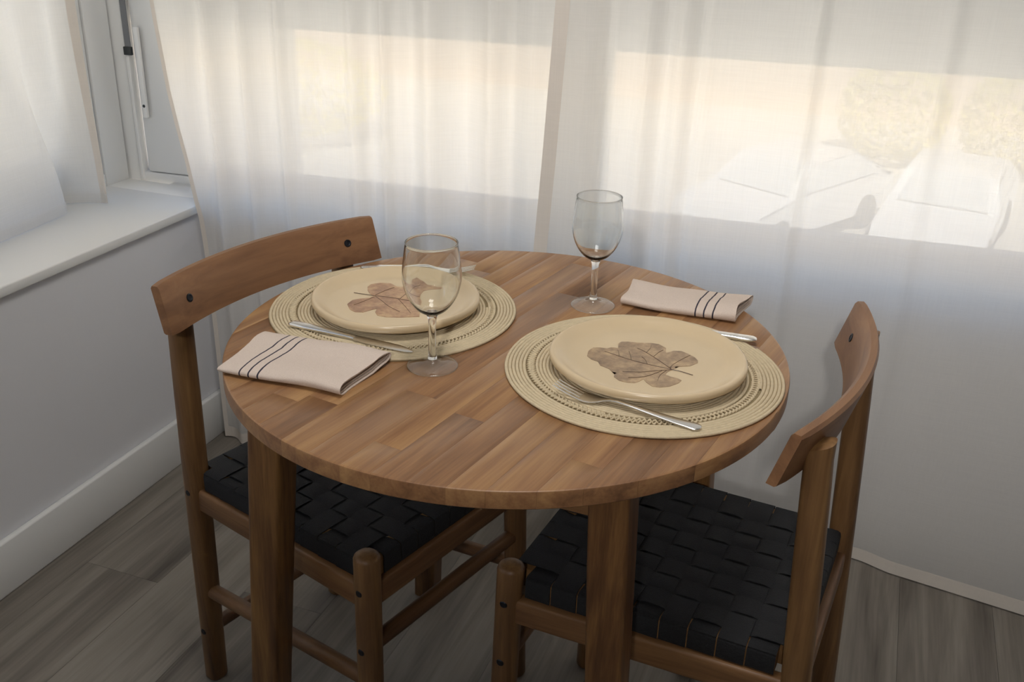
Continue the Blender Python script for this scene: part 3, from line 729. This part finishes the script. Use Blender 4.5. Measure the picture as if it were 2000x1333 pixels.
def leaf(parent, outline, lines, mat, scale, org, z_):
    f = lambda p: at_z(org[0] + p[0] / scale, org[1] + p[1] / scale, z_)
    base = parent.location
    pts_ = [f(p) - base for p in outline]; n = len(pts_); h = Vector((0, 0, .0005))
    bm = bmesh.new(); vs_ = [bm.verts.new(p + h) for p in pts_]; fc = bm.faces.new(vs_)
    bmesh.ops.triangulate(bm, faces=[fc]); r_ = bmesh.ops.extrude_face_region(bm, geom=bm.faces[:])
    for g in r_['geom']:
        if isinstance(g, bmesh.types.BMVert): g.co.z -= .0004
    bmesh.ops.recalc_face_normals(bm, faces=bm.faces)
    me = bpy.data.meshes.new('leaf_print'); bm.to_mesh(me); bm.free(); me.materials.append(mat)
    o = link(bpy.data.objects.new('leaf_print', me), parent); o['label'] = 'brown pressed-leaf print'
    for (wd, line) in lines:
        P = catmull([f(p) - base for p in line], 4); V, Fc = [], []
        for i, p in enumerate(P):
            tg = (P[min(i + 1, len(P) - 1)] - P[max(i - 1, 0)]).normalized(); sd = Vector((-tg.y, tg.x, 0)); w_ = wd * (1 - .6 * i / len(P))
            V += [p + sd * w_ + Vector((0, 0, .0005)), p + Vector((0, 0, .0005 + .0006)), p - sd * w_ + Vector((0, 0, .0005))]
        for i in range(len(P) - 1):
            a = i * 3; Fc += [(a, a + 1, a + 4, a + 3), (a + 1, a + 2, a + 5, a + 4)]
        mesh_obj('vein', V, Fc, M['vein'], o)
leaf(pR, [(1240, 378), (1210, 352), (1300, 350), (1400, 345), (1468, 315), (1470, 298), (1440, 268), (1380, 235), (1320, 212), (1250, 210), (1190, 228), (1180, 215), (1187, 185), (1120, 150), (1050, 140), (950, 138), (850, 128), (790, 128), (762, 145), (760, 185), (700, 178), (660, 190), (600, 180), (540, 180), (495, 212), (485, 255), (520, 285), (580, 305), (600, 338), (680, 370), (770, 395), (728, 418), (722, 440), (770, 475), (840, 490), (905, 495), (950, 480), (985, 460), (1010, 490), (1060, 525), (1130, 535), (1220, 525), (1300, 495), (1322, 472), (1290, 455), (1230, 440), (1180, 420), (1200, 397)],
     [(.0008, [(1425, 427), (1310, 392), (1240, 378), (1000, 325), (850, 285), (640, 215)]), (.0006, [(1235, 376), (1120, 295), (1000, 220), (930, 188)]), (.0006, [(1235, 380), (1100, 388), (960, 400), (800, 395)]), (.0004, [(1230, 372), (1232, 345), (1320, 290), (1400, 250)]),
      (.0004, [(1020, 328), (1000, 290), (970, 265)]), (.0004, [(875, 290), (870, 250), (855, 215)]), (.0004, [(770, 262), (765, 225), (755, 200)]), (.0004, [(1010, 225), (1045, 190), (1055, 160)]), (.0004, [(1075, 262), (1120, 225), (1160, 205)]), (.0004, [(1190, 385), (1130, 430), (1110, 480)]), (.0004, [(1150, 388), (1000, 440), (850, 450)])], M['leaf'], 4.545, (1040, 640), LEAFZ)
leaf(pL, [(870, 562), (840, 545), (822, 520), (822, 495), (850, 475), (920, 465), (990, 468), (1030, 488), (1065, 497), (1100, 488), (1120, 450), (1165, 432), (1230, 462), (1258, 486), (1310, 496), (1385, 518), (1370, 530), (1280, 535), (1225, 552), (1200, 580), (1190, 620), (1210, 660), (1205, 715), (1150, 717), (1060, 720), (960, 718), (895, 705), (878, 680), (892, 655), (850, 665), (790, 682), (730, 680), (690, 660), (672, 622), (710, 592), (780, 580), (840, 575)],
     [(.0008, [(722, 538), (800, 550), (870, 560), (1000, 575), (1150, 602), (1190, 605)]), (.0005, [(880, 565), (930, 600), (980, 640), (1060, 680)]), (.0004, [(875, 568), (800, 600), (720, 630)]), (.0004, [(880, 556), (960, 520), (1020, 500)]), (.0004, [(1060, 584), (1140, 520), (1200, 490)]), (.0004, [(1050, 585), (1100, 640), (1140, 690)])], M['leaf_warm'], 3.774, (500, 430), LEAFZ)

# ------------------------------------------------------------------ wine glasses
def make_glass(loc, label):
    e_ = empty('wine_glass', loc); tag(e_, label, 'wine glass', 'wine glasses')
    out = [(.0052, .0775), (.011, .0790), (.020, .0848), (.029, .0960), (.0355, .1095), (.0390, .1240), (.0395, .1345), (.0385, .1480), (.0366, .1630), (.0346, .1772)]
    inn = [(.0340, .1772), (.0356, .1628), (.0374, .1480), (.0384, .1345), (.0379, .1244), (.0344, .1102), (.0280, .0972), (.0190, .0868), (.010, .0826), (0, .0816)]
    Pc = [Vector((r, z_, 0)) for r, z_ in out]; Pi = [Vector((r, z_, 0)) for r, z_ in inn]
    o_ = [(p.x, p.y) for p in catmull(Pc, 3)]; i_ = [(max(0, p.x), p.y) for p in catmull(Pi, 3)]
    lathe('bowl', [(0, .0765)] + o_ + [(.0345, .1780), (.0341, .1780)] + i_, M['glass'], e_, 64, ang=70)
    lathe('foot', [(0, .0007), (.032, .0006), (.0340, .0009), (.0342, .0016), (.0330, .0024), (.022, .0042), (.012, .0066), (.0080, .0092), (.0066, .0115), (0, .0115)], M['foot'], e_, 64, ang=60)
    st_ = [(0, .0117), (.0064, .0117), (.0055, .02), (.0050, .04), (.0051, .06), (.0058, .070), (.0074, .0755), (.0060, .0763), (0, .0763)]
    lathe('stem', st_, M['glass'], e_, 48, ang=50)
    for nm, rr, zc, rt in (('rim', .0343, .1781, .0008), ('foot_edge', .0340, .0013, .0010)):
        lathe(nm, [(rr + rt * math.cos(2 * PI * k_ / 10), zc + rt * math.sin(2 * PI * k_ / 10)) for k_ in range(10)], M['glass'], e_, 64, closed=True, ang=80)
    return e_
g1 = make_glass((-.0640, -.1200, HT), 'empty stemmed wine glass in front of the left plate, nearer the camera')
g2 = copy_tree(g1); g2.location = (.0755, .1820, HT); g2['label'] = 'empty stemmed wine glass beside the folded napkin at the far side'

# ------------------------------------------------------------------ cutlery
def ribbon(name, secs, parent, mat, n=14, e=2.4, cy=None):
    L = []
    for (x, hw, th, zc) in secs:
        L.append([Vector((x, y + (cy(x) if cy else 0), zc + z_)) for y, z_ in superell(n, hw, th / 2, e)])
    return loft(name, L, mat, parent, ang=60)
def make_fork(label):
    e_ = empty('fork'); tag(e_, label, 'fork', 'forks')
    ribbon('fork_handle', [(0, .002, .0015, .0022), (.0015, .006, .0026, .0022), (.006, .0088, .0036, .0022), (.03, .0078, .0036, .0030), (.06, .0058, .0036, .0048), (.09, .0040, .0036, .0072), (.110, .0033, .0034, .0085), (.120, .0034, .0030, .0080), (.128, .0050, .0026, .0062), (.136, .0088, .0024, .0040), (.144, .0120, .0022, .0028), (.152, .0130, .0020, .0026), (.158, .0130, .0018, .0032), (.160, .0128, .0016, .0035)], e_, M['steel'], 18)
    for k_ in range(4):
        yb = (-1.5 + k_) * .0070; yt = (-1.5 + k_) * .0064
        ribbon('tine', [(.1575, .00235, .0017, .0032), (.165, .0021, .0017, .0044), (.177, .0019, .0016, .0072), (.190, .0015, .0014, .0110), (.197, .0009, .001, .0134)], e_, M['steel'], 8, cy=lambda x, a=yb, b_=yt: a + (b_ - a) * (x - .1575) / .0395)
    return e_
def make_knife(label):
    e_ = empty('table_knife'); tag(e_, label, 'knife', 'table knives')
    ribbon('knife_handle', [(0, .003, .002, .0036), (.0015, .0062, .0045, .0036), (.006, .0082, .0066, .0038), (.03, .0078, .0068, .0038), (.07, .0066, .0062, .0036), (.100, .0058, .0055, .0034), (.108, .0056, .0050, .0032), (.112, .0062, .0034, .0030)], e_, M['steel'], 18, 3)
    ribbon('blade', [(.1115, .0062, .0026, .0028), (.116, .0080, .0020, .0024), (.130, .0090, .0018, .0022), (.160, .0095, .0016, .0020), (.182, .0090, .0015, .0018), (.196, .0068, .0013, .0016), (.204, .0036, .0011, .0014), (.207, .0008, .0008, .0013)], e_, M['steel'], 12, 2.2, cy=lambda x: -.0022 * max(0, (x - .18) / .027))
    return e_
def place(o, a, b_, z_):
    o.location = (a[0], a[1], z_); o.rotation_euler = (0, 0, math.atan2(b_[1] - a[1], b_[0] - a[0]))
fk = make_fork('steel fork lying on the right placemat in front of the plate'); place(fk, (.3135, -.1610), (.1195, -.1345), MATZ)
fk2 = copy_tree(fk); fk2['label'] = 'steel fork half hidden behind the left plate'; place(fk2, (-.333, .172), (-.153, .2175), MATZ)
kn = make_knife('steel knife lying on the left placemat beside the napkin'); place(kn, (-.3085, -.0885), (-.1000, -.1005), MATZ)
kn2 = copy_tree(kn); kn2['label'] = 'steel knife half hidden behind the right plate'; place(kn2, (.3385, .1325), (.132, .1285), MATZ)

# ------------------------------------------------------------------ napkins
def napkin_mat(name, stripes):
    mt, t, b = new_mat(name); N, L = t.nodes, t.links
    tc = N.new('ShaderNodeTexCoord'); sp_ = N.new('ShaderNodeSeparateXYZ'); L.new(tc.outputs['Object'], sp_.inputs[0])
    nz = N.new('ShaderNodeTexNoise'); nz.inputs['Scale'].default_value = 900; nz.inputs['Detail'].default_value = 2; L.new(tc.outputs['Object'], nz.inputs['Vector'])
    wob = N.new('ShaderNodeTexNoise'); wob.inputs['Scale'].default_value = 30; L.new(tc.outputs['Object'], wob.inputs['Vector'])
    wx = N.new('ShaderNodeMath'); wx.operation = 'MULTIPLY_ADD'; wx.inputs[1].default_value = .004; L.new(wob.outputs['Fac'], wx.inputs[0]); L.new(sp_.outputs['X'], wx.inputs[2])
    acc = None
    for s in stripes:
        d_ = N.new('ShaderNodeMath'); d_.operation = 'SUBTRACT'; d_.inputs[1].default_value = s + .002; L.new(wx.outputs[0], d_.inputs[0])
        a_ = N.new('ShaderNodeMath'); a_.operation = 'ABSOLUTE'; L.new(d_.outputs[0], a_.inputs[0])
        c_ = N.new('ShaderNodeMath'); c_.operation = 'LESS_THAN'; c_.inputs[1].default_value = .00115; L.new(a_.outputs[0], c_.inputs[0])
        if acc is None: acc = c_
        else:
            mx = N.new('ShaderNodeMath'); mx.operation = 'MAXIMUM'; L.new(acc.outputs[0], mx.inputs[0]); L.new(c_.outputs[0], mx.inputs[1]); acc = mx
    base = N.new('ShaderNodeMix'); base.data_type = 'RGBA'; base.inputs[6].default_value = srgb(192, 174, 160); base.inputs[7].default_value = srgb(222, 206, 194); L.new(nz.outputs['Fac'], base.inputs[0])
    fin = N.new('ShaderNodeMix'); fin.data_type = 'RGBA'; fin.inputs[7].default_value = srgb(60, 56, 66)
    L.new(acc.outputs[0], fin.inputs[0]); L.new(base.outputs[2], fin.inputs[6]); L.new(fin.outputs[2], b.inputs['Base Color'])
    b.inputs['Roughness'].default_value = 0.9; b.inputs['Specular IOR Level'].default_value = 0.15
    bp = N.new('ShaderNodeBump'); bp.inputs['Strength'].default_value = .45; bp.inputs['Distance'].default_value = .001; L.new(nz.outputs['Fac'], bp.inputs['Height'])
    cre = N.new('ShaderNodeTexNoise'); cre.inputs['Scale'].default_value = 22; cre.inputs['Detail'].default_value = 2; L.new(tc.outputs['Object'], cre.inputs['Vector'])
    bq = N.new('ShaderNodeBump'); bq.inputs['Strength'].default_value = .5; bq.inputs['Distance'].default_value = .008; L.new(cre.outputs['Fac'], bq.inputs['Height'])
    L.new(bp.outputs[0], bq.inputs['Normal']); L.new(bq.outputs[0], b.inputs['Normal'])
    return mt
def make_napkin(c, rz, LN, WD, stripes, thick, lift, label, seed, openside):
    mat = napkin_mat('striped_linen_%d' % seed, stripes)
    e_ = empty('folded_napkin', (c[0], c[1], HT), rz); tag(e_, label, 'napkin', 'folded napkins')
    rg = random.Random(seed); ph = [rg.uniform(0, 6.28) for _ in range(6)]
    NU = 26; TC = .0013
    def section(u, inset):
        """closed loop (v,z): flattened roll, front edge at v=-WD/2"""
        t_ = u / LN + .5; T = thick(t_); hw = WD / 2 - inset; out = []
        skew = .004 * math.sin(5 * t_ + ph[0]); NPT = 34
        for k_ in range(NPT):
            a = 2 * PI * k_ / NPT; cx, sy = math.cos(a), math.sin(a)
            v_ = hw * math.copysign(abs(cx) ** .55, cx); hz = math.copysign(abs(sy) ** .8, sy)
            f_ = (v_ / WD + .5)
            Tl = T * (1.0 - .30 * f_) * (1 + .10 * math.sin(7 * f_ + 4 * t_ + ph[1]) + .06 * math.sin(13 * t_ + ph[2]))
            lo = lift * min(1, max(0, (f_ - .56) / .22))
            z_ = lo + .0004 + inset + (Tl - 2 * inset) * (hz * .5 + .5)
            if hz < 0: z_ = lo + .0004 + inset + (Tl - 2 * inset) * max(0, .5 + .5 * hz * 1.25)
            out.append((v_ + skew * (1 - inset / .01), z_))
        return out
    us = [-LN / 2 + LN * k_ / NU for k_ in range(NU + 1)]
    def endshift(v_): return .004 * math.sin(v_ * 40 + ph[3]) + .003 * v_ / WD
    def sheet(name, inset, th, short):
        outer = []; inner = []
        for k_, u in enumerate(us):
            uu = max(-LN / 2 + short, min(LN / 2 - short, u)); f_ = abs(u) / (LN / 2)
            outer.append([Vector((uu + endshift(v_) * f_ * (1 if u > 0 else -1), v_, z_)) for v_, z_ in section(u, inset)])
            inner.append([Vector((uu + endshift(v_) * f_ * (1 if u > 0 else -1), v_, z_)) for v_, z_ in section(u, inset + th)])
        n = len(outer[0]); V = [p for l in outer for p in l] + [p for l in inner for p in l]; Fc = []; B = len(outer) * n
        for i in range(len(us) - 1):
            for j in range(n):
                a = i * n + j; b_ = i * n + (j + 1) % n
                Fc += [(a, b_, b_ + n, a + n), (B + a, B + a + n, B + b_ + n, B + b_)]
        for i in (0, len(us) - 1):
            for j in range(n):
                a = i * n + j; b_ = i * n + (j + 1) % n; Fc.append((a, b_, B + b_, B + a))
        return auto_smooth(mesh_obj(name, V, Fc, mat, e_), 60)
    sheet('outer_fold', 0, TC, 0); sheet('inner_fold', .0026, TC, .003); sheet('core_fold', .0052, .0012, .005)
    return e_
make_napkin((-.2215, -.1935), math.radians(-1.2), .190, .124, [-.095 + .190 * f_ for f_ in (.20, .272, .342)], lambda t_: .0135 + .0065 * t_, .0056, 'pinkish beige folded napkin at the front left table edge, stripes near its left end', 5, 1)
make_napkin((.2080, .2475), math.radians(-2.0), .187, .104, [-.0935 + .187 * f_ for f_ in (.655, .728, .80)], lambda t_: .016 + .0065 * t_, 0, 'pinkish beige folded napkin at the far right table edge, beside the far wine glass', 9, 1)

# ------------------------------------------------------------------ ceiling lamp behind the viewer
LP = Vector((.60, -3.1, 2.32)); AIM = Vector((.15, .75, 1.50))
lp = empty('ceiling_spotlight', (LP.x, LP.y, ZC)); tag(lp, 'white ceiling spotlight behind the viewer, aimed at the curtains', 'lamp')
lathe('canopy', [(0, 0), (.05, 0), (.05, -.02), (.014, -.026), (.012, -.15), (0, -.15)], M['white_trim'], lp, 32)
can = lathe('spot_can', [(0, .10), (.055, .09), (.06, .0), (.057, .0), (.052, .08), (0, .085)], M['white_trim'], lp, 32, loc=LP - Vector((LP.x, LP.y, ZC)))
can.rotation_euler = (LP - AIM).to_track_quat('Z', 'Y').to_euler()
ll = bpy.data.lights.new('spot_bulb', 'SPOT'); ll.energy = SPOT_WATTS; ll.spot_size = math.radians(52); ll.spot_blend = 1.0; ll.shadow_soft_size = 0.045; ll.color = (1.0, 0.97, 0.93)
lo_ = bpy.data.objects.new('spot_bulb', ll); lo_.location = LP - Vector((LP.x, LP.y, ZC)) + (AIM - LP).normalized() * 0.012
lo_.rotation_euler = can.rotation_euler; link(lo_, lp)

cp = empty('ceiling_fill_panel', (.20, -.40, ZC)); tag(cp, 'square fill light panel added above the dining table, out of view', 'lamp')  # unseen panel, added for soft fill light from above
boxes_obj('housing', [(-.31, .31, -.31, .31, -.038, 0)], M['white_trim'], cp, .004)
po_.parent = cp; po_.location = (0, 0, -.042)
